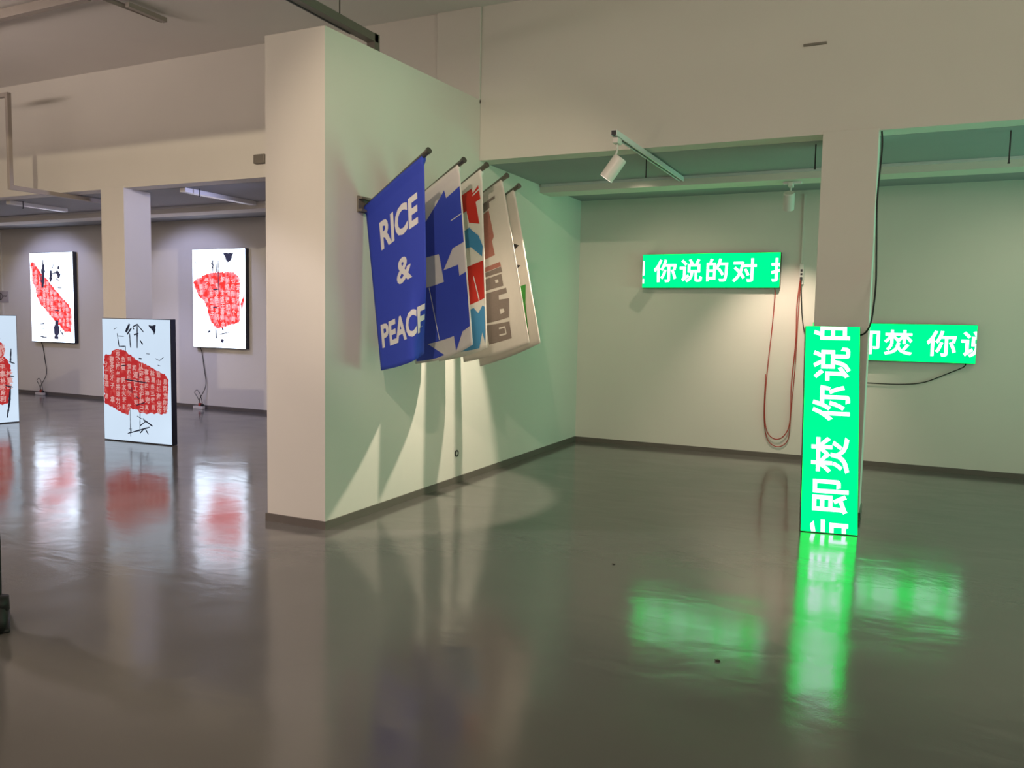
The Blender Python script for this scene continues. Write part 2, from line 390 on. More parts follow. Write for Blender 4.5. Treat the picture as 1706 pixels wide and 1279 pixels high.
def lightbox(name, label, loc, rz, wd, ht, th, sheet, red, pale, ink, redpoly, strokes, glyph, seed, extra=(), sw=.006):
    random.seed(seed)
    root = thing(name, label, 'light box', loc, rz, 'calligraphy light boxes')
    c = bmesh.new(); bx(c, 0, .004, 0, wd, th, ht, bev=.004); obj('casing', c, 'box_side', root)
    s = bmesh.new(); bx(s, .008, 0, .010, wd-.008, .005, ht-.008); obj('lit_sheet', s, sheet, root)
    to = lambda p: (min(max(p[0], .01), .99)*wd, (1-min(max(p[1], .01), .99))*ht)
    rp = [to(p) for p in redpoly]
    rb = poly_bm(ragged(rp, .011))
    for v in rb.verts: v.co = Vector((v.co.x, -.0015, v.co.y))
    for f in rb.faces:
        f.normal_update()
        if f.normal.y > 0: f.normal_flip()
    obj('red_brush_patch', rb, red, root)
    g = bmesh.new(); x = glyph*.7
    while x < wd:
        z = ht
        while z > 0:
            cx, cz = x+random.uniform(-.1, .1)*glyph, z
            if inside((cx, cz), rp) and inside((cx, cz+glyph*.4), rp) and inside((cx, cz-glyph*.4), rp) and random.random() < .93:
                b = text_bm(random.choice(GL), bold=.03); sc = glyph*random.uniform(.70, .95); rot = random.uniform(-.12, .12)
                for v in b.verts:
                    px, pz = (v.co.x-.5)*sc*.9, (v.co.y-.37)*sc
                    v.co = Vector((cx+px*math.cos(rot)-pz*math.sin(rot), -.003, cz+px*math.sin(rot)+pz*math.cos(rot)))
                merge(g, b)
            z -= glyph*random.uniform(.82, 1.0)
        x += glyph*1.02
    for f in g.faces:
        f.normal_update()
        if f.normal.y > 0: f.normal_flip()
    obj('small_writing', g, pale, root)['kind'] = 'stuff'
    def face_out(q, yy):
        for v in q.verts: v.co.y = yy
        for f in q.faces:
            f.normal_update()
            if f.normal.y > 0: f.normal_flip()
        return q
    for st in strokes:
        ib = bmesh.new(); ribbon(ib, [to(p) for p in (st[1:] if isinstance(st[0], float) else st)], st[0] if isinstance(st[0], float) else sw)
        obj('ink_stroke', face_out(ib, -.0042), ink, root)
    for poly, mt in extra:
        q = poly_bm(ragged([to(p) for p in poly], .008))
        for v in q.verts: v.co = Vector((v.co.x, -.0025, v.co.y))
        obj('brush_mark', face_out(q, -.0025), ink if mt == 'ink' else mt, root)
    return root
R2 = [(.043,.299),(.134,.293),(.143,.27),(.243,.25),(.342,.261),(.455,.311),(.601,.351),(.699,.375),(.796,.411),(.911,.429),(.958,.471),(.955,.539),(.941,.677),(.921,.747),(.863,.758),(.78,.749),(.664,.759),(.549,.76),(.5,.732),(.401,.732),(.366,.783),(.268,.765),(.138,.723),(.023,.701),(.019,.449),(.021,.341)]
S2 = [[.013,(.418,.043),(.362,.11)],[.009,(.446,.074),(.381,.128)],[(.414,.118),(.429,.233)],[(.466,.065),(.533,.046),(.621,.106)],[(.482,.086),(.466,.069)],[(.48,.13),(.546,.116)],[.007,(.53,.055),(.524,.235)],[.008,(.568,.173),(.605,.203)],[.005,(.233,.121),(.257,.227),(.352,.225),(.349,.27)],[.004,(.242,.143),(.331,.144)],[.006,(.322,.492),(.66,.511)],[.004,(.278,.383),(.361,.376)],[.004,(.54,.432),(.528,.503)],[.005,(.497,.627),(.546,.642)],[.005,(.494,.697),(.619,.67)],[.004,(.404,.737),(.404,.957)],[.003,(.377,.897),(.419,.89),(.412,.922),(.372,.926)],[.006,(.359,.934),(.684,.867)],[.004,(.55,.73),(.541,.914)],[.004,(.506,.784),(.579,.807)],[.005,(.588,.798),(.62,.827),(.544,.861)],[.007,(.612,.814),(.726,.856)],[.005,(.592,.889),(.541,.923)],[.005,(.625,.888),(.665,.925)],[.003,(.784,.312),(.841,.328),(.9,.3)],[.003,(.654,.276),(.703,.279)],[.003,(.815,.363),(.856,.37)],[.007,(.545,.318),(.586,.319)],[.003,(.185,.09),(.227,.076)],[.004,(.39,.575),(.44,.60),(.43,.55)]]
D2 = [(.69,.049),(.797,.048),(.79,.07),(.78,.113),(.768,.126),(.753,.096)]
R3 = [(.013,.334),(.069,.305),(.167,.29),(.195,.268),(.349,.243),(.544,.235),(.766,.236),(.877,.277),(.903,.35),(.887,.467),(.896,.672),(.881,.731),(.727,.761),(.504,.799),(.407,.777),(.325,.704),(.272,.586),(.218,.52),(.121,.475),(.054,.394)]
S3 = [[.009,(.407,.114),(.379,.15),(.412,.165),(.383,.195)],[.007,(.401,.128),(.404,.246)],[.006,(.468,.151),(.466,.239)],[.007,(.502,.122),(.506,.438)],[.008,(.401,.409),(.512,.406)],[.011,(.443,.792),(.452,.902)],[.014,(.571,.791),(.582,.813)],[.006,(.497,.862),(.698,.834)],[.006,(.573,.843),(.581,.865)],[.006,(.397,.586),(.481,.585)],[.005,(.051,.112),(.086,.153)],[.012,(.295,.84),(.342,.825)],[.018,(.538,.916),(.59,.931)]]
B3 = [(.598,.044),(.785,.045),(.747,.108),(.685,.142),(.644,.115)]
E3 = [(.985,.438),(.969,.54),(.92,.613),(.913,.54)]
R1 = [(.01,.144),(.044,.097),(.122,.121),(.178,.171),(.254,.217),(.349,.272),(.464,.336),(.597,.417),(.75,.506),(.884,.572),(.939,.638),(.942,.782),(.918,.881),(.771,.875),(.676,.814),(.561,.762),(.465,.709),(.37,.647),(.255,.594),(.152,.494),(.127,.402),(.053,.319),(.058,.227)]
S1 = [[.010,(.32,.08),(.324,.199)],[.035,(.324,.13),(.309,.291),(.295,.391)],[.010,(.244,.227),(.258,.327)],[.025,(.5,.199),(.484,.326)],[.006,(.573,.117),(.53,.19)],[.024,(.689,.154),(.677,.19)],[.009,(.528,.235),(.636,.226)],[.028,(.627,.208),(.684,.253),(.672,.289)],[.006,(.603,.29),(.7,.316)],[.006,(.618,.389),(.745,.393)],[.045,(.61,.75),(.60,.84),(.585,.961)],[.006,(.508,.836),(.503,.936)],[.009,(.674,.86),(.74,.912)],[.008,(.226,.796),(.324,.79)],[.005,(.223,.856),(.341,.851)],[.004,(.281,.868),(.278,.924)],[.008,(.209,.939),(.365,.947)],[.009,(.557,.64),(.664,.647)],[.010,(.731,.885),(.749,.93)]]
R0 = [(.12,.30),(.30,.22),(.52,.20),(.70,.22),(.82,.26),(.85,.33),(.83,.38),(.88,.42),(.91,.48),(.90,.60),(.89,.74),(.86,.82),(.70,.83),(.45,.80),(.20,.78),(.08,.55)]
S0 = [[.006,(.78,.02),(.79,.22)],[.010,(.74,.05),(.75,.24)],[.006,(.92,.31),(.91,.43),(.93,.44)],[.005,(.89,.43),(.96,.45)],[.005,(.86,.56),(.95,.57)],[.006,(.84,.65),(.93,.67)],[.009,(.90,.66),(.88,.82),(.85,.95)],[.006,(.3,.1),(.42,.16)],[.006,(.5,.08),(.5,.2)],[.006,(.4,.85),(.6,.92)]]
YW = YB-.085
lightbox('calligraphy_light_box', 'wall light box with a diagonal red band and thick grey ink strokes', (-14.83, YW, 1.008), 0, 1.215, 1.672, .08,
    'lit_bright', 'lit_red_b', 'lit_pale_b', 'ink_b', R1, S1, .105, 11)
lightbox('calligraphy_light_box', 'wall light box with a downward tapering red shape and small blue blot', (-10.640, YW, 1.032), 0, 1.165, 1.628, .08,
    'lit_bright', 'lit_red_b', 'lit_pale_b', 'ink_b', R3, S3, .115, 12, extra=[(B3, 'ink_b'), (E3, 'lit_red_b')])
lightbox('calligraphy_light_box', 'light box with a broad red patch standing on the floor before the left column', (-8.894, 6.835, .004), math.atan2(.072, 1.10), 1.102, 1.518, .085,
    'lit_dim', 'lit_red_d', 'lit_pale_d', 'ink_d', R2, S2, .092, 13, extra=[(D2, 'ink')])
a0 = math.atan2(.26, .045)
lightbox('calligraphy_light_box', 'floor-standing light box cut off by the left edge of the view', (-11.26-1.10*math.cos(a0), 7.297-1.10*math.sin(a0), .004), a0, 1.10, 1.522, .085,
    'lit_dim', 'lit_red_d', 'lit_pale_d', 'ink_d', R0, S0, .10, 14)

# ---------------------------------------------------------------- hanging banners
def ss(a, b, x):
    t = min(1, max(0, (x-a)/(b-a))); return t*t*(3-2*t)
B = [[[-3.77, 5.228, 2.448], [-3.1, 4.994, 2.755], [-3.054, 4.994, 1.326], [-3.617, 5.228, 1.181]],
     [[-3.77, 5.743, 2.477], [-3.1, 5.509, 2.784], [-2.962, 5.509, 1.397], [-3.629, 5.743, 1.21]],
     [[-3.77, 6.121, 2.507], [-3.1, 5.887, 2.814], [-3.025, 5.887, 1.362], [-3.62, 6.121, 1.217]],
     [[-3.77, 6.498, 2.486], [-3.1, 6.264, 2.793], [-2.816, 6.264, 1.396], [-3.58, 6.498, 1.196]],
     [[-3.77, 6.741, 2.437], [-3.1, 6.507, 2.744], [-2.821, 6.507, 1.396], [-3.54, 6.741, 1.147]]]
def F(i, u, v):
    TL, TR, BR, BL = [Vector(c) for c in B[i]]
    p = TL*(1-u)*(1-v)+TR*u*(1-v)+BR*u*v+BL*(1-u)*v
    if i == 0:
        ww = ss(.45, 1, v)*max(0, u-.6)/.4
        p.y += .26*ww*ww; p.x -= .19*ww*ww
    else:
        p.y += .05*math.sin(PI*u)*v*v
    p.z -= (.03 if i == 1 else .012)*math.sin(PI*u)*v*v
    p.y += .006*math.sin(7*u+i*2)*min(1, v*3)
    return p
def Fn(i, u, v):
    e = .01
    n = (F(i, u+e, v)-F(i, u-e, v)).cross(F(i, u, v+e)-F(i, u, v-e))
    n.normalize()
    return n if n.y < 0 else -n
def flat_to_cloth(bm, i, off):
    bm.verts.ensure_lookup_table()
    for k_ in range(1, 16):
        g = bm.verts[:]+bm.edges[:]+bm.faces[:]
        bmesh.ops.bisect_plane(bm, geom=g, plane_co=(k_/16, 0, 0), plane_no=(1, 0, 0))
    for k_ in range(1, 20):
        g = bm.verts[:]+bm.edges[:]+bm.faces[:]
        bmesh.ops.bisect_plane(bm, geom=g, plane_co=(0, k_/20, 0), plane_no=(0, 1, 0))
    for v in bm.verts:
        u_, v_ = v.co.x, v.co.y
        v.co = F(i, u_, v_)+Fn(i, u_, v_)*off
    for f in bm.faces:
        f.normal_update()
        if f.normal.y > 0: f.normal_flip()
    return bm
def clipped_poly(pts):
    b = poly_bm(pts)
    clip(b, (.985, 0, 0), (1, 0, 0)); clip(b, (.015, 0, 0), (-1, 0, 0)); clip(b, (0, .99, 0), (0, 1, 0)); clip(b, (0, .055, 0), (0, -1, 0))
    return b
def line(p, q, wd):
    dx, dy = q[0]-p[0], q[1]-p[1]; L = math.hypot(dx, dy); nx, ny = -dy/L*wd, dx/L*wd
    return [(p[0]+nx, p[1]+ny), (q[0]+nx, q[1]+ny), (q[0]-nx, q[1]-ny), (p[0]-nx, p[1]-ny)]
def banner(i, label, cloth, prints):
    TL, TR = Vector(B[i][0]), Vector(B[i][1])
    root = thing('hanging_banner', label, 'banner', (XW, TL.y, TL.z), 0, 'banners on rods along the partition wall')
    inv = Matrix.Translation((-XW, -TL.y, -TL.z))
    def place(o): o.data.transform(inv); return o
    d = (TR-TL).normalized(); start = Vector((XW+.012, TL.y+.006, TL.z-.006))
    q = bmesh.new(); cyl(q, start, TR+d*.055, .020, n=16); place(obj('rod', q, 'steel', root, smooth=False))
    q = bmesh.new(); cyl(q, TR+d*.050, TR+d*.066, .024, n=16); place(obj('rod_cap', q, 'steel', root))
    # cloth: outer skin with thickness, sleeve wrapped over the rod
    nu, nv, th = 28, 40, .0022
    q = bmesh.new(); fr = []; bk = []
    for jj in range(nv+1):
        ra, rb_ = [], []
        for ii in range(nu+1):
            u_, v_ = ii/nu, jj/nv
            p, n = F(i, u_, v_), Fn(i, u_, v_)
            sl = math.sqrt(max(0, 1-((v_-.0125)/.0185)**2))*.022 if v_ < .031 else 0
            ra.append(q.verts.new(p+n*(th+sl))); rb_.append(q.verts.new(p-n*(th+sl)))
        fr.append(ra); bk.append(rb_)
    for jj in range(nv):
        for ii in range(nu):
            q.faces.new((fr[jj][ii], fr[jj+1][ii], fr[jj+1][ii+1], fr[jj][ii+1]))
            q.faces.new((bk[jj][ii], bk[jj][ii+1], bk[jj+1][ii+1], bk[jj+1][ii]))
    for ii in range(nu):
        q.faces.new((fr[0][ii], fr[0][ii+1], bk[0][ii+1], bk[0][ii])); q.faces.new((fr[nv][ii], bk[nv][ii], bk[nv][ii+1], fr[nv][ii+1]))
    for jj in range(nv):
        q.faces.new((fr[jj][0], bk[jj][0], bk[jj+1][0], fr[jj+1][0])); q.faces.new((fr[jj][nu], fr[jj+1][nu], bk[jj+1][nu], bk[jj][nu]))
    place(obj('fabric', q, cloth, root, smooth=True))
    lvl = 0
    for nm, mt, shapes in prints:
        lvl += 1
        for s in shapes:
            if s[0] == 'text':
                for q in split_letters(*s[1:]): place(obj('letter', flat_to_cloth(q, i, th+.0015*lvl), mt, root))
            else:
                place(obj(nm, flat_to_cloth(clipped_poly(s), i, th+.0015*lvl), mt, root))
    return root
def split_letters(body, u0, u1, v0, v1, bold=.02):
    """one flat bmesh per letter of a word fitted to a box"""
    whole = text_bm(body, bold=bold); X0_, X1_, Y0_, Y1_ = bounds(whole); whole.free()
    out = []
    for i in range(len(body)):
        a = text_bm(body[:i+1], bold=bold); xe = bounds(a)[1]; a.free()
        b = text_bm(body[i], bold=bold); bx0, bx1, _, _ = bounds(b)
        for v in b.verts:
            x = v.co.x+xe-bx1
            v.co = Vector((u0+(x-X0_)/(X1_-X0_)*(u1-u0), v1-(v.co.y-Y0_)/(Y1_-Y0_)*(v1-v0), 0))
        out.append(b)
    return out
def text_flat(body, u0, u1, v0, v1, bold=.02):
    b = text_bm(body, bold=bold); x0, x1, y0, y1 = bounds(b)
    for v in b.verts:
        v.co = Vector((u0+(v.co.x-x0)/(x1-x0)*(u1-u0), v1-(v.co.y-y0)/(y1-y0)*(v1-v0), 0))
    return b
banner(0, 'blue banner lettered in white, nearest of the five on the wall', 'cloth_blue',
    [('lettering', 'pr_white', [('text', 'RICE', .215, .89, .152, .315, .034), ('text', '&', .475, .765, .430, .565, .028), ('text', 'PEACE', .08, .985, .730, .872, .034)])])
banner(1, 'white banner with large jagged blue shapes, second from the near end', 'cloth_white',
    [('blue_print', 'pr_blue', [[(.738,.075),(.759,.125),(.985,.117),(.985,.425),(.795,.418),(.693,.47),(.619,.507),(.862,.525),(.869,.589),(.985,.591),(.985,.892),(.842,.897),(.696,.985),(.684,.896),(.236,.888),(.492,.980),(.351,.985),(.02,.985),(.02,.535),(.191,.543),(.314,.553),(.445,.563),(.607,.572),(.577,.428),(.565,.402),(.357,.378),(.06,.361),(.06,.25),(.397,.172),(.613,.113)]]),
     ('white_line', 'pr_white', [line((.805,.265), (.980,.268), .003), line((.359,.561), (.44,.885), .006)])])
banner(2, 'white banner with red and sky blue paper-cut shapes, third in the row', 'cloth_white',
    [('red_print', 'pr_red', [[(.648,.06),(.82,.065),(.841,.097),(.934,.075),(.967,.16),(.884,.156),(.937,.292),(.752,.245),(.718,.168),(.2,.176),(.2,.08)], [(.10,.46),(.78,.493),(.985,.506),(.985,.718),(.859,.717),(.10,.697)]]),
     ('blue_print', 'pr_sky', [[(.755,.273),(.817,.308),(.921,.356),(.985,.426),(.968,.481),(.764,.388),(.3,.342),(.3,.274)], [(.2,.743),(.755,.74),(.847,.785),(.944,.753),(.985,.767),(.985,.905),(.974,.972),(.916,.904),(.832,.985),(.2,.957)]]),
     ('white_line', 'pr_white', [line((.79, .564), (.883, .714), .008), line((.84, .11), (.97, .10), .004)])])
banner(3, 'off-white banner with grey-brown block letters, fourth in the row', 'cloth_grey',
    [('rust_print', 'pr_rust', [[(.45,.12),(.72,.12),(.74,.289),(.70,.31),(.71,.40),(.45,.39)], [(.45,.437),(.771,.455),(.775,.485),(.45,.465)]]),
     ('block_print', 'pr_grey', [[(.40,.06),(.846,.06),(.845,.078),(.748,.076),(.739,.11),(.45,.12)], [(.40,.467),(.775,.487),(.782,.521),(.40,.492)], [(.40,.506),(.765,.529),(.765,.604),(.40,.579)], [(.40,.595),(.801,.623),(.801,.656),(.67,.647),(.664,.673),(.818,.692),(.77,.802),(.65,.798),(.40,.785)], [(.40,.797),(.766,.827),(.759,.931),(.40,.923)]]),
     ('pale_gap', 'cloth_grey', [[(.652,.547),(.703,.552),(.702,.57),(.657,.566)], [(.652,.732),(.714,.738),(.719,.759),(.653,.763)], line((.592,.845), (.686,.849), .005), line((.686,.849), (.687,.893), .008), line((.687,.893), (.581,.887), .005)])])
banner(4, 'off-white banner with black triangles and a green wedge, farthest of the five', 'cloth_grey',
    [('black_print', 'pr_black', [[(.70,.06),(.842,.065),(.801,.124)], [(.72,.263),(.926,.347),(.72,.372)], [(.72,.415),(.902,.474),(.72,.485)]]),
     ('green_print', 'pr_green', [[(.70,.585),(.931,.603),(.877,.714),(.84,.917),(.70,.772)]])])
q = thing('banner_rail', 'grey-brown steel wall rail holding the five banner rods', 'rail', (XW, 5.14, 2.40))
b = bmesh.new(); bx(b, 0, 0, 0, .012, 1.72, .125, bev=.002); obj('back_plate', b, 'bracket', q)
b = bmesh.new(); bx(b, .010, .002, .10, .045, 1.718, .118); bx(b, .010, .002, .006, .045, 1.718, .024); obj('flange', b, 'bracket', q)

# ---------------------------------------------------------------- tracks and lamps
def track_bar(name, label, x, y0, y1, z, wd=.034, hh=.034, mat='whitemetal'):
    r = thing(name, label, 'light track', (x, y0, z))
    L = y1-y0; b = bmesh.new(); t = .005
    bx(b, -wd/2, 0, hh-t, wd/2, L, hh); bx(b, -wd/2, 0, 0, -wd/2+t, L, hh-t); bx(b, wd/2-t, 0, 0, wd/2, L, hh-t)
    bx(b, -wd/2+t, 0, 0, -wd/2+t+.006, L, t); bx(b, wd/2-t-.006, 0, 0, wd/2-t, L, t)
    obj('channel', b, mat, r)
    b = bmesh.new(); bx(b, -.005, .006, hh-t-.012, .005, L-.006, hh-t); obj('conductor_strip', b, 'black', r)
    b = bmesh.new(); bx(b, -wd/2+t, -.004, .004, wd/2-t, .012, hh-t); obj('end_cap', b, 'black', r)
    return r
tr = track_bar('light_track', 'short white light track running under the header into the rear right bay', -2.135, 6.33, 8.61, 3.094, .05, .045)
def spotlight(name, label, pivot, head, direction, rad, ln, matb='white', lit=True, arm=True, group='track spotlights'):
    r = thing(name, label, 'spotlight', pivot, 0, group)
    P = Vector(pivot); hd = Vector(head)-P; d = Vector(direction).normalized()
    b = bmesh.new(); bx(b, -.025, -.055, -.050, .025, .055, -.004, bev=.006); obj('adapter', b, matb, r)
    b = bmesh.new(); cyl(b, (0, 0, -.045), (0, 0, -.10), .010); tube(b, [(0, 0, -.095), (0, 0, -.11), hd*.6+Vector((0, 0, -.04)), hd-d*ln*.30], .008, n=10)
    obj('arm', b, matb, r, smooth=True)
    a, c = hd-d*ln/2, hd+d*ln/2
    b = bmesh.new(); cyl(b, a, c, rad, n=32, cap=False)
    cyl(b, a-d*.012, a, rad*.86, rad, n=32); 
    cyl(b, c, c-d*.03, rad*.93, rad*.88, n=32, cap=False)
    obj('lamp_body', b, matb, r)
    b = bmesh.new(); cyl(b, c-d*.022, c-d*.018, rad*.9, n=32); obj('lens', b, 'lamp_on' if lit else matb, r)
    return r, P+hd+d*(ln/2+.01)
aim1 = Vector((-3.74, 6.15, .60)); head1 = Vector((-2.145, 6.36, 2.835))
_, tip1 = spotlight('track_spotlight', 'white cylindrical spotlight tilted toward the banner wall on the short track', (-2.135, 6.42, 3.094), head1, aim1-head1, .058, .19)
spot('lamp_banner_wall', tip1, aim1, 300, (1.0, .84, .66), 58, 0.25, .03)
head2 = Vector((-1.06, 8.80, 2.86)); aim2 = Vector((-1.22, 9.98, 1.0))
_, tip2 = spotlight('track_spotlight', 'white cylindrical spotlight under the rear beam just left of the right column', (-1.045, 8.80, 3.054), head2, aim2-head2, .058, .17)
spot('lamp_back_wall', tip2, aim2, 150, (1.0, .78, .62), 72, 0.9, .03)
b = bmesh.new(); bx(b, -1.12, 8.77, 3.034, -.94, 8.83, 3.058, bev=.003); o = obj('track_adapter_plate', b, 'whitemetal'); tag(o, 'small white mounting plate under the rear beam beside the right column', 'plate')
# long pale batten lights in the rear left bay
for x, ya, yb, lb in ((-8.07, 7.37, 8.60, 'slim white ceiling batten in the rear left bay, right of the left column'), (-11.48, 7.37, 8.25, 'slim white ceiling batten in the rear left bay, at the left edge')):
    r = thing('ceiling_batten', lb, 'batten', (x, ya, ZH-.055), 0, 'ceiling battens in the rear left bay')
    b = bmesh.new(); bx(b, -.05, 0, 0, .05, yb-ya, .053, bev=.004); obj('channel', b, 'whitemetal', r)
    b = bmesh.new(); bx(b, -.035, -.003, .006, .035, .012, .047); obj('end_cap', b, 'white', r)
# hanging rods under the low ceilings
def hang(px, y, z0, lb):
    b = bmesh.new(); cyl(b, (px, y, z0), (px, y, ZH-.001), .006, n=8); cyl(b, (px, y, z0-.006), (px, y, z0+.006), .009, n=8)
    o = obj('hanging_rod', b, 'black'); tag(o, lb, 'rod', 'thin rods under the low ceilings')
RODS = [(-2.20, 7.50, 2.96, 'thin dark rod hanging from the green-lit ceiling behind the white track spotlight'),
        (-.70, 7.50, 2.945, 'thin dark rod hanging from the low ceiling just left of the right column'),
        (.74, 7.50, 2.90, 'thin dark rod hanging from the low ceiling at the right edge'),
        (-7.92, 7.50, 3.05, 'thin dark rod hanging in the rear left bay, right of the left column'),
        (-9.42, 7.50, 3.08, 'thin dark rod hanging tight against the left side of the left column'),
        (-11.35, 7.50, 3.05, 'thin dark rod hanging at the far left of the rear bay')]
for a in RODS: hang(*a)
# suspended white frame at the far left, in front of the header
r = thing('suspended_track_frame', 'cranked white track frame hanging at the far left in front of the header', 'light track', (-9.98, 6.42, 3.085))
b = bmesh.new(); bx(b, -.025, 0, 0, .025, 1.80, .055, bev=.003); obj('track_bar', b, 'dull', r)
b = bmesh.new(); bx(b, -.025, 0, .055, .025, .05, 1.17, bev=.003); obj('drop_rod', b, 'dull', r)
b = bmesh.new(); bx(b, -.60, 0, 1.12, -.025, .05, 1.17, bev=.003); obj('cross_bar', b, 'dull', r)
# dark track over the partition wall
r = thing('overhead_track', 'dark track bar ending above the top of the partition wall', 'light track', (-4.50, 3.95, 4.12))
b = bmesh.new(); bx(b, -.045, 0, 0, .045, 2.42, .075, bev=.003); obj('channel', b, 'bracket', r)
b = bmesh.new(); bx(b, -.047, .10, -.006, -.030, 2.10, .004); obj('slot', b, 'black', r)
b = bmesh.new(); bx(b, -.045, 2.36, -.10, .045, 2.44, .08, bev=.004); obj('end_bracket', b, 'bracket', r)
for yy in (.5, 1.9):
    b = bmesh.new(); cyl(b, (0, yy, .07), (0, yy, .50), .006, n=8); obj('suspension_rod', b, 'steel', r)
# lattice pieces near the ceiling at top left
r = thing('ceiling_truss', 'painted steel truss bars below the hall ceiling at top left', 'truss', (-9.1, 5.28, 4.51))
b = bmesh.new(); bx(b, 0, 0, 0, 2.10, .07, .09, bev=.003); obj('chord', b, 'dull', r)
b = bmesh.new(); bx(b, 1.60, .0, .09, 1.68, .07, .109); obj('post', b, 'dull', r)
b = bmesh.new(); cyl(b, (2.14, .04, .06), (2.18, .80, .06), .025, n=4); obj('brace', b, 'dull', r)
b = bmesh.new(); bx(b, 2.21, .35, .03, 2.26, .80, .075); obj('side_bar', b, 'dull', r)
# small box at the end of the left header and a small plate high on the right header
b = bmesh.new(); bx(b, -6.66, YH-.05, 3.30, -6.50, YH-.001, 3.40, bev=.006); tag(obj('junction_box', b, 'bracket'), 'small grey box on the left header beside the partition wall edge', 'box')
b = bmesh.new(); bx(b, -.80, YH-.014, 3.868, -.62, YH-.001, 3.888, bev=.003); tag(obj('wall_bar', b, 'bracket'), 'small flat bar high on the header above the right column', 'bar')

# ---------------------------------------------------------------- power, cables, small things
r = thing('power_strip', 'white power strip fixed upright on the back wall beside the right column', 'power strip', (-1.045, YB, 2.065))
b = bmesh.new(); bx(b, 0, -.035, 0, .05, -.001, .24, bev=.006); obj('housing', b, 'white', r)
b = bmesh.new(); bx(b, .014, -.039, .145, .036, -.034, .175); bx(b, .014, -.039, .105, .036, -.034, .130); obj('outlets', b, 'black', r)
b = bmesh.new(); bx(b, .012, -.062, .045, .038, -.034, .085, bev=.004); obj('plug', b, 'rubber', r)
b = bmesh.new(); bx(b, -1.035, YB-.014, 2.305, -1.015, YB-.001, 3.10, bev=.002); tag(obj('cable_conduit', b, 'wall'), 'slim painted conduit running up the wall from the white power strip', 'conduit')
def cable(name, label, pts, rad, mat, k=8):
    b = bmesh.new(); tube(b, pts, rad, n=8, k=k); return tag(obj(name, b, mat, smooth=True), label, 'cable', None)
Yc = YB-.025
cable('power_cable', 'red cable looping from the wall text sign down and up to the power strip',
    [(-1.31, Yc-.03, 2.02), (-1.305, Yc, 1.93), (-1.325, Yc, 1.5), (-1.36, Yc, .95), (-1.365, Yc, .55), (-1.33, Yc, .32), (-1.25, Yc, .235), (-1.16, Yc, .25), (-1.09, Yc, .36), (-1.07, Yc, .55), (-1.075, Yc, .9), (-1.05, Yc, 1.4), (-1.055, Yc, 1.8), (-1.04, Yc, 2.02), (-1.025, Yc-.035, 2.12)], .006, 'redwire')
cable('power_cable', 'dark cable beside the red loop hanging lowest under the power strip',
    [(-1.375, Yc+.012, 1.0), (-1.372, Yc+.012, .50), (-1.33, Yc+.012, .24), (-1.24, Yc+.012, .145), (-1.14, Yc+.012, .16), (-1.08, Yc+.012, .27), (-1.065, Yc+.012, .6), (-1.045, Yc+.012, 1.1), (-1.035, Yc+.010, 1.8), (-1.022, Yc-.02, 2.09)], .005, 'redwire')
cable('power_cable', 'dark red cable slanting from the power strip to behind the upright sign',
    [(-1.018, Yc-.035, 2.12), (-1.015, Yc, 1.98), (-.985, Yc, 1.65), (-.93, Yc, 1.40), (-.86, Yc, 1.18), (-.75, Yc, 1.0), (-.45, Yc, .96), (-.17, Yc, .952), (.10, Yc, .955), (.32, Yc, .99), (.55, Yc, 1.10), (.68, Yc-.02, 1.17), (.705, Yc-.035, 1.212)], .006, 'rubber')
cable('power_cable', 'black cable dropping down the right side of the right column to the upright sign',
    [(-.178, YH+.03, ZH-.004), (-.170, YH+.03, 3.0), (-.185, YH+.02, 2.6), (-.170, YH+.0, 2.2), (-.160, YH-.04, 1.95), (-.166, YH-.10, 1.75), (-.18, YH-.14, 1.62), (-.215, YH-.10, 1.545), (-.26, YH-.055, 1.52)], .007, 'rubber')
def floor_box(x, lb, cx, cz):
    r = thing('floor_power_strip', lb, 'power strip', (x, YB-.13, 0), 0, 'power strips at the foot of the rear left wall')
    b = bmesh.new(); bx(b, 0, 0, 0, .22, .06, .05, bev=.006); obj('housing', b, 'white', r)
    b = bmesh.new(); bx(b, .12, .005, .049, .16, .045, .10, bev=.004); obj('plug', b, 'redwire', r)
    b = bmesh.new(); bx(b, .175, .005, .049, .21, .045, .085, bev=.004); obj('plug', b, 'rubber', r)
    b = bmesh.new(); tube(b, [(.14, .03, .095), (.10, .03, .16), (.03, .05, .22), (-.02, .06, .27), (.03, .07, .31), (.12, .05, .24), (.19, .03, .085)], .005); obj('cord_loop', b, 'rubber', r, smooth=True)
    cable('light_box_cable', lb.replace('white power strip on the floor', 'thin dark cable hanging down'), [(cx, YW+.04, cz), (cx+.01, YB-.02, cz-.10), (cx+.05, YB-.02, .7), (cx+.10, YB-.03, .40), (x+.13, YB-.10, .17), (x+.14, YB-.11, .10)], .006, 'rubber')
floor_box(-14.72, 'white power strip on the floor below the light box with the diagonal red band', -14.62, 1.01)
floor_box(-10.62, 'white power strip on the floor below the light box with the tapering red shape', -10.52, 1.03)
b = bmesh.new(); n = 24
for rr0, rr1, xx in ((.021, .033, .004),):
    ra = [[b.verts.new((XW+h, 6.746+math.cos(2*PI*i/n)*rr, .292+math.sin(2*PI*i/n)*rr)) for i in range(n)] for rr, h in ((rr1, .001), (rr1, .010), (rr0, .010), (rr0, .001))]
    for a_, c_ in zip(ra, ra[1:]):
        for i in range(n): b.faces.new((a_[i], a_[(i+1) % n], c_[(i+1) % n], c_[i]))
r = thing('wall_socket', 'small round black-rimmed socket low on the partition wall', 'socket', (0, 0, 0))
obj('rim', b, 'rubber', r)
b = bmesh.new(); cyl(b, (XW+.001, 6.746, .292), (XW+.006, 6.746, .292), .0215, n=24); obj('face', b, 'white', r)
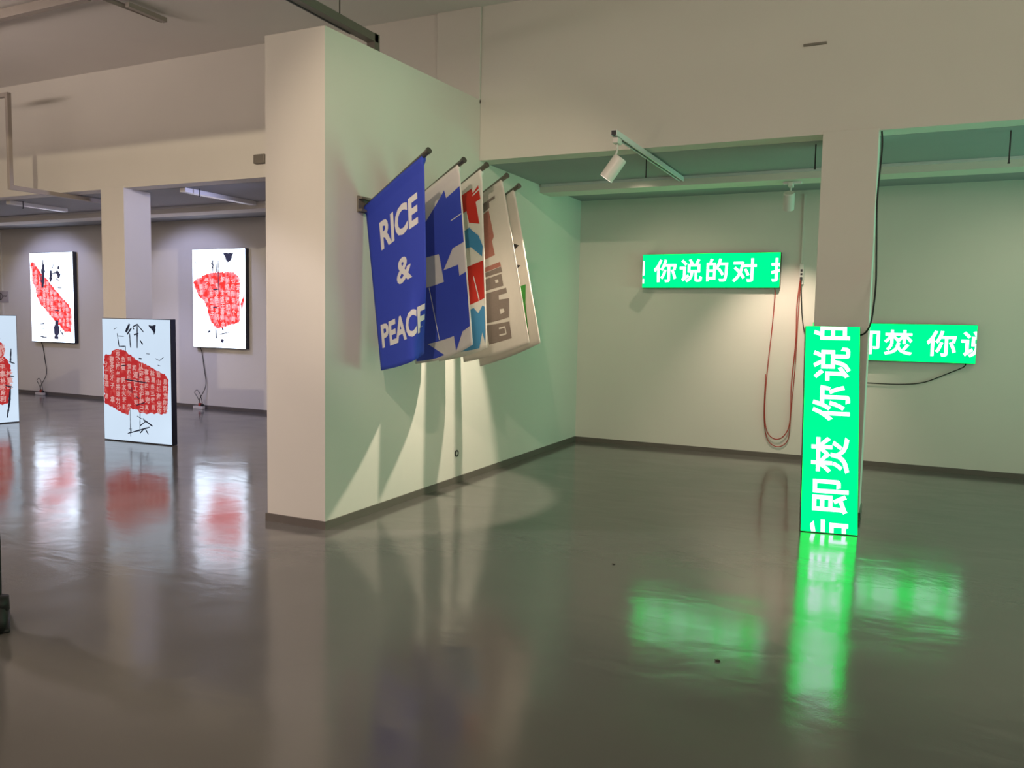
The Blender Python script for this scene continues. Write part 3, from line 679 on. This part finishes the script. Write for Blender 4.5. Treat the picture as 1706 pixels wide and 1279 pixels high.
# information label and conduit at the far left
r = thing('wall_label', 'small wall label with a round mark beside the far left conduit', 'label', (-15.95, YB, 1.74))
b = bmesh.new(); bx(b, 0, -.012, 0, .33, -.001, .22, bev=.002); obj('card', b, 'label', r)
b = bmesh.new()
ra = [[b.verts.new((.085+math.cos(2*PI*i/24)*rr, -.013, .12+math.sin(2*PI*i/24)*rr)) for i in range(24)] for rr in (.075, .060)]
for i in range(24): b.faces.new((ra[0][i], ra[0][(i+1) % 24], ra[1][(i+1) % 24], ra[1][i]))
bx(b, .078, -.014, .05, .092, -.012, .19)
for i in range(4): bx(b, .18+.03*i, -.014, .11+.006*(i % 2), .20+.03*i, -.012, .135)
obj('printed_mark', b, 'rubber', r)
b = bmesh.new(); bx(b, -15.80, YB-.03, 1.97, -15.77, YB-.001, 3.1, bev=.003); bx(b, -15.80, YB-.03, .06, -15.77, YB-.001, 1.73, bev=.003); tag(obj('wall_conduit', b, 'wall'), 'vertical painted conduit on the back wall at the far left', 'conduit')
def scrap(name, lb, x, y, s):
    b = bmesh.new(); random.seed(int(s*1e4))
    vs_ = [b.verts.new((x+math.cos(a)*s*random.uniform(.6, 1.1), y+math.sin(a)*s*.6, .004+.004*random.random())) for a in [i*PI/4 for i in range(8)]]
    f = b.faces.new(vs_); r_ = bmesh.ops.extrude_face_region(b, geom=[f])
    for v in r_['geom']:
        if isinstance(v, bmesh.types.BMVert): v.co.z -= .004
    bmesh.ops.recalc_face_normals(b, faces=b.faces)
    tag(obj(name, b, 'leaf'), lb, 'scrap')
scrap('floor_scrap', 'tiny dark scrap lying in the green reflection of the left text sign', -.683, 3.769, .014)
scrap('floor_scrap', 'tiny dark speck on the bare floor left of the green reflections', -1.60, 4.983, .011)

# ---------------------------------------------------------------- person at the left edge (only the boot reaches into the view)
def skin(name, verts, edges, radii, mat, parent, sub=2, root_i=0):
    me = bpy.data.meshes.new(name); me.from_pydata(verts, edges, [])
    o = bpy.data.objects.new(name, me); COL.objects.link(o)
    md = o.modifiers.new('skin', 'SKIN'); md.use_smooth_shade = True
    for i, rr in enumerate(radii):
        sv = me.skin_vertices[0].data[i]; sv.radius = (rr, rr) if not isinstance(rr, tuple) else rr; sv.use_root = (i == root_i)
    s = o.modifiers.new('sub', 'SUBSURF'); s.levels = sub; s.render_levels = sub
    dg = bpy.context.evaluated_depsgraph_get(); dg.update()
    m2 = bpy.data.meshes.new_from_object(o.evaluated_get(dg)); bpy.data.objects.remove(o)
    m2.materials.clear(); m2.materials.append(M[mat])
    for p in m2.polygons: p.use_smooth = True
    o = bpy.data.objects.new(name, m2); COL.objects.link(o); o.parent = parent
    return o
pr = thing('person', 'person in black trousers and boots standing at the left edge, only one boot in view', 'person', (-4.432, 2.46, 0), PI)
V = [(0,0,.93),(0,0,1.06),(0,0,1.22),(0,0,1.38),(0,0,1.46),(0,-.01,1.53),(0,-.02,1.62),(0,-.02,1.71),
     (.16,0,1.39),(.21,.01,1.12),(.20,-.04,.90),(-.16,0,1.39),(-.21,.01,1.12),(-.20,-.04,.90),
     (.10,0,.88),(.17,-.01,.50),(.235,.02,.11),(-.12,0,.88),(-.335,-.01,.50),(-.405,.02,.11)]
E_ = [(0,1),(1,2),(2,3),(3,4),(4,5),(5,6),(6,7),(3,8),(8,9),(9,10),(3,11),(11,12),(12,13),(0,14),(14,15),(15,16),(0,17),(17,18),(18,19)]
Rr = [(.15,.11),(.13,.10),(.15,.11),(.15,.10),.07,.055,.085,.075,.06,.045,.032,.06,.045,.032,.09,.062,.045,.09,.062,.045]
skin('body', V, E_, Rr, 'trouser', pr)
for s_ in (1, -1):
    hv = [(.20*s_,-.04,.90),(.20*s_,-.06,.83),(.19*s_,-.075,.77),(.185*s_,-.085,.73)]
    vv, ee, rr = [], [], []
    vv += [(.20*s_,-.045,.89),(.20*s_,-.06,.83),(.198*s_,-.07,.80)]; ee += [(0,1),(1,2)]; rr += [.026,(.018,.036),(.016,.036)]
    for f_, (dy, ln) in enumerate(((-.030,.075),(-.010,.085),(.010,.080),(.028,.062))):
        b0 = len(vv); vv += [(.195*s_,-.07+dy,.79),(.188*s_,-.078+dy,.79-ln*.5),(.176*s_,-.082+dy,.79-ln)]; ee += [(2,b0),(b0,b0+1),(b0+1,b0+2)]; rr += [.009,.0085,.007]
    b0 = len(vv); vv += [(.19*s_,-.10,.825),(.18*s_,-.115,.785)]; ee += [(1,b0),(b0,b0+1)]; rr += [.011,.009]
    skin('hand', vv, ee, rr, 'skin', pr, 1)
skin('face', [(0,-.02,1.53),(0,-.035,1.60),(0,-.03,1.68)], [(0,1),(1,2)], [.05,.082,.078], 'skin', pr)
skin('hair', [(0,.01,1.63),(0,0,1.70),(0,-.03,1.735)], [(0,1),(1,2)], [.085,.085,.07], 'rubber', pr)
for s_, fx, turn in ((1, .245, .12), (-1, -.425, 1.0)):
    b = bmesh.new()
    # boot: shaft, heel, vamp, sole; toe points toward the camera side and to the right
    secs = [(-.105,.035,.030,.085),(-.05,.055,.040,.16),(0,.058,.045,.165),(.06,.050,.042,.11),(.13,.047,.045,.075),(.19,.028,.030,.045)]
    rings = []
    for t_, _, wd_, hh_ in secs:
        rings.append([b.verts.new((math.cos(a)*wd_, -t_, max(.002, hh_/2+math.sin(a)*hh_/2))) for a in [2*PI*i/14 for i in range(14)]])
    for a_, c_ in zip(rings, rings[1:]):
        for i in range(14): b.faces.new((a_[i], a_[(i+1) % 14], c_[(i+1) % 14], c_[i]))
    b.faces.new(list(reversed(rings[0]))); b.faces.new(rings[-1])
    bx(b, -.046, -.19, 0, .046, .105, .022, bev=.008)
    cyl(b, (0, .03, .10), (0, .03, .17), .048, .046, n=16)
    bmesh.ops.recalc_face_normals(b, faces=b.faces)
    bmesh.ops.transform(b, matrix=Matrix.Translation((fx, 0, 0)) @ Matrix.Rotation(turn, 4, 'Z'), verts=b.verts)
    obj('boot', b, 'rubber', pr, smooth=True)
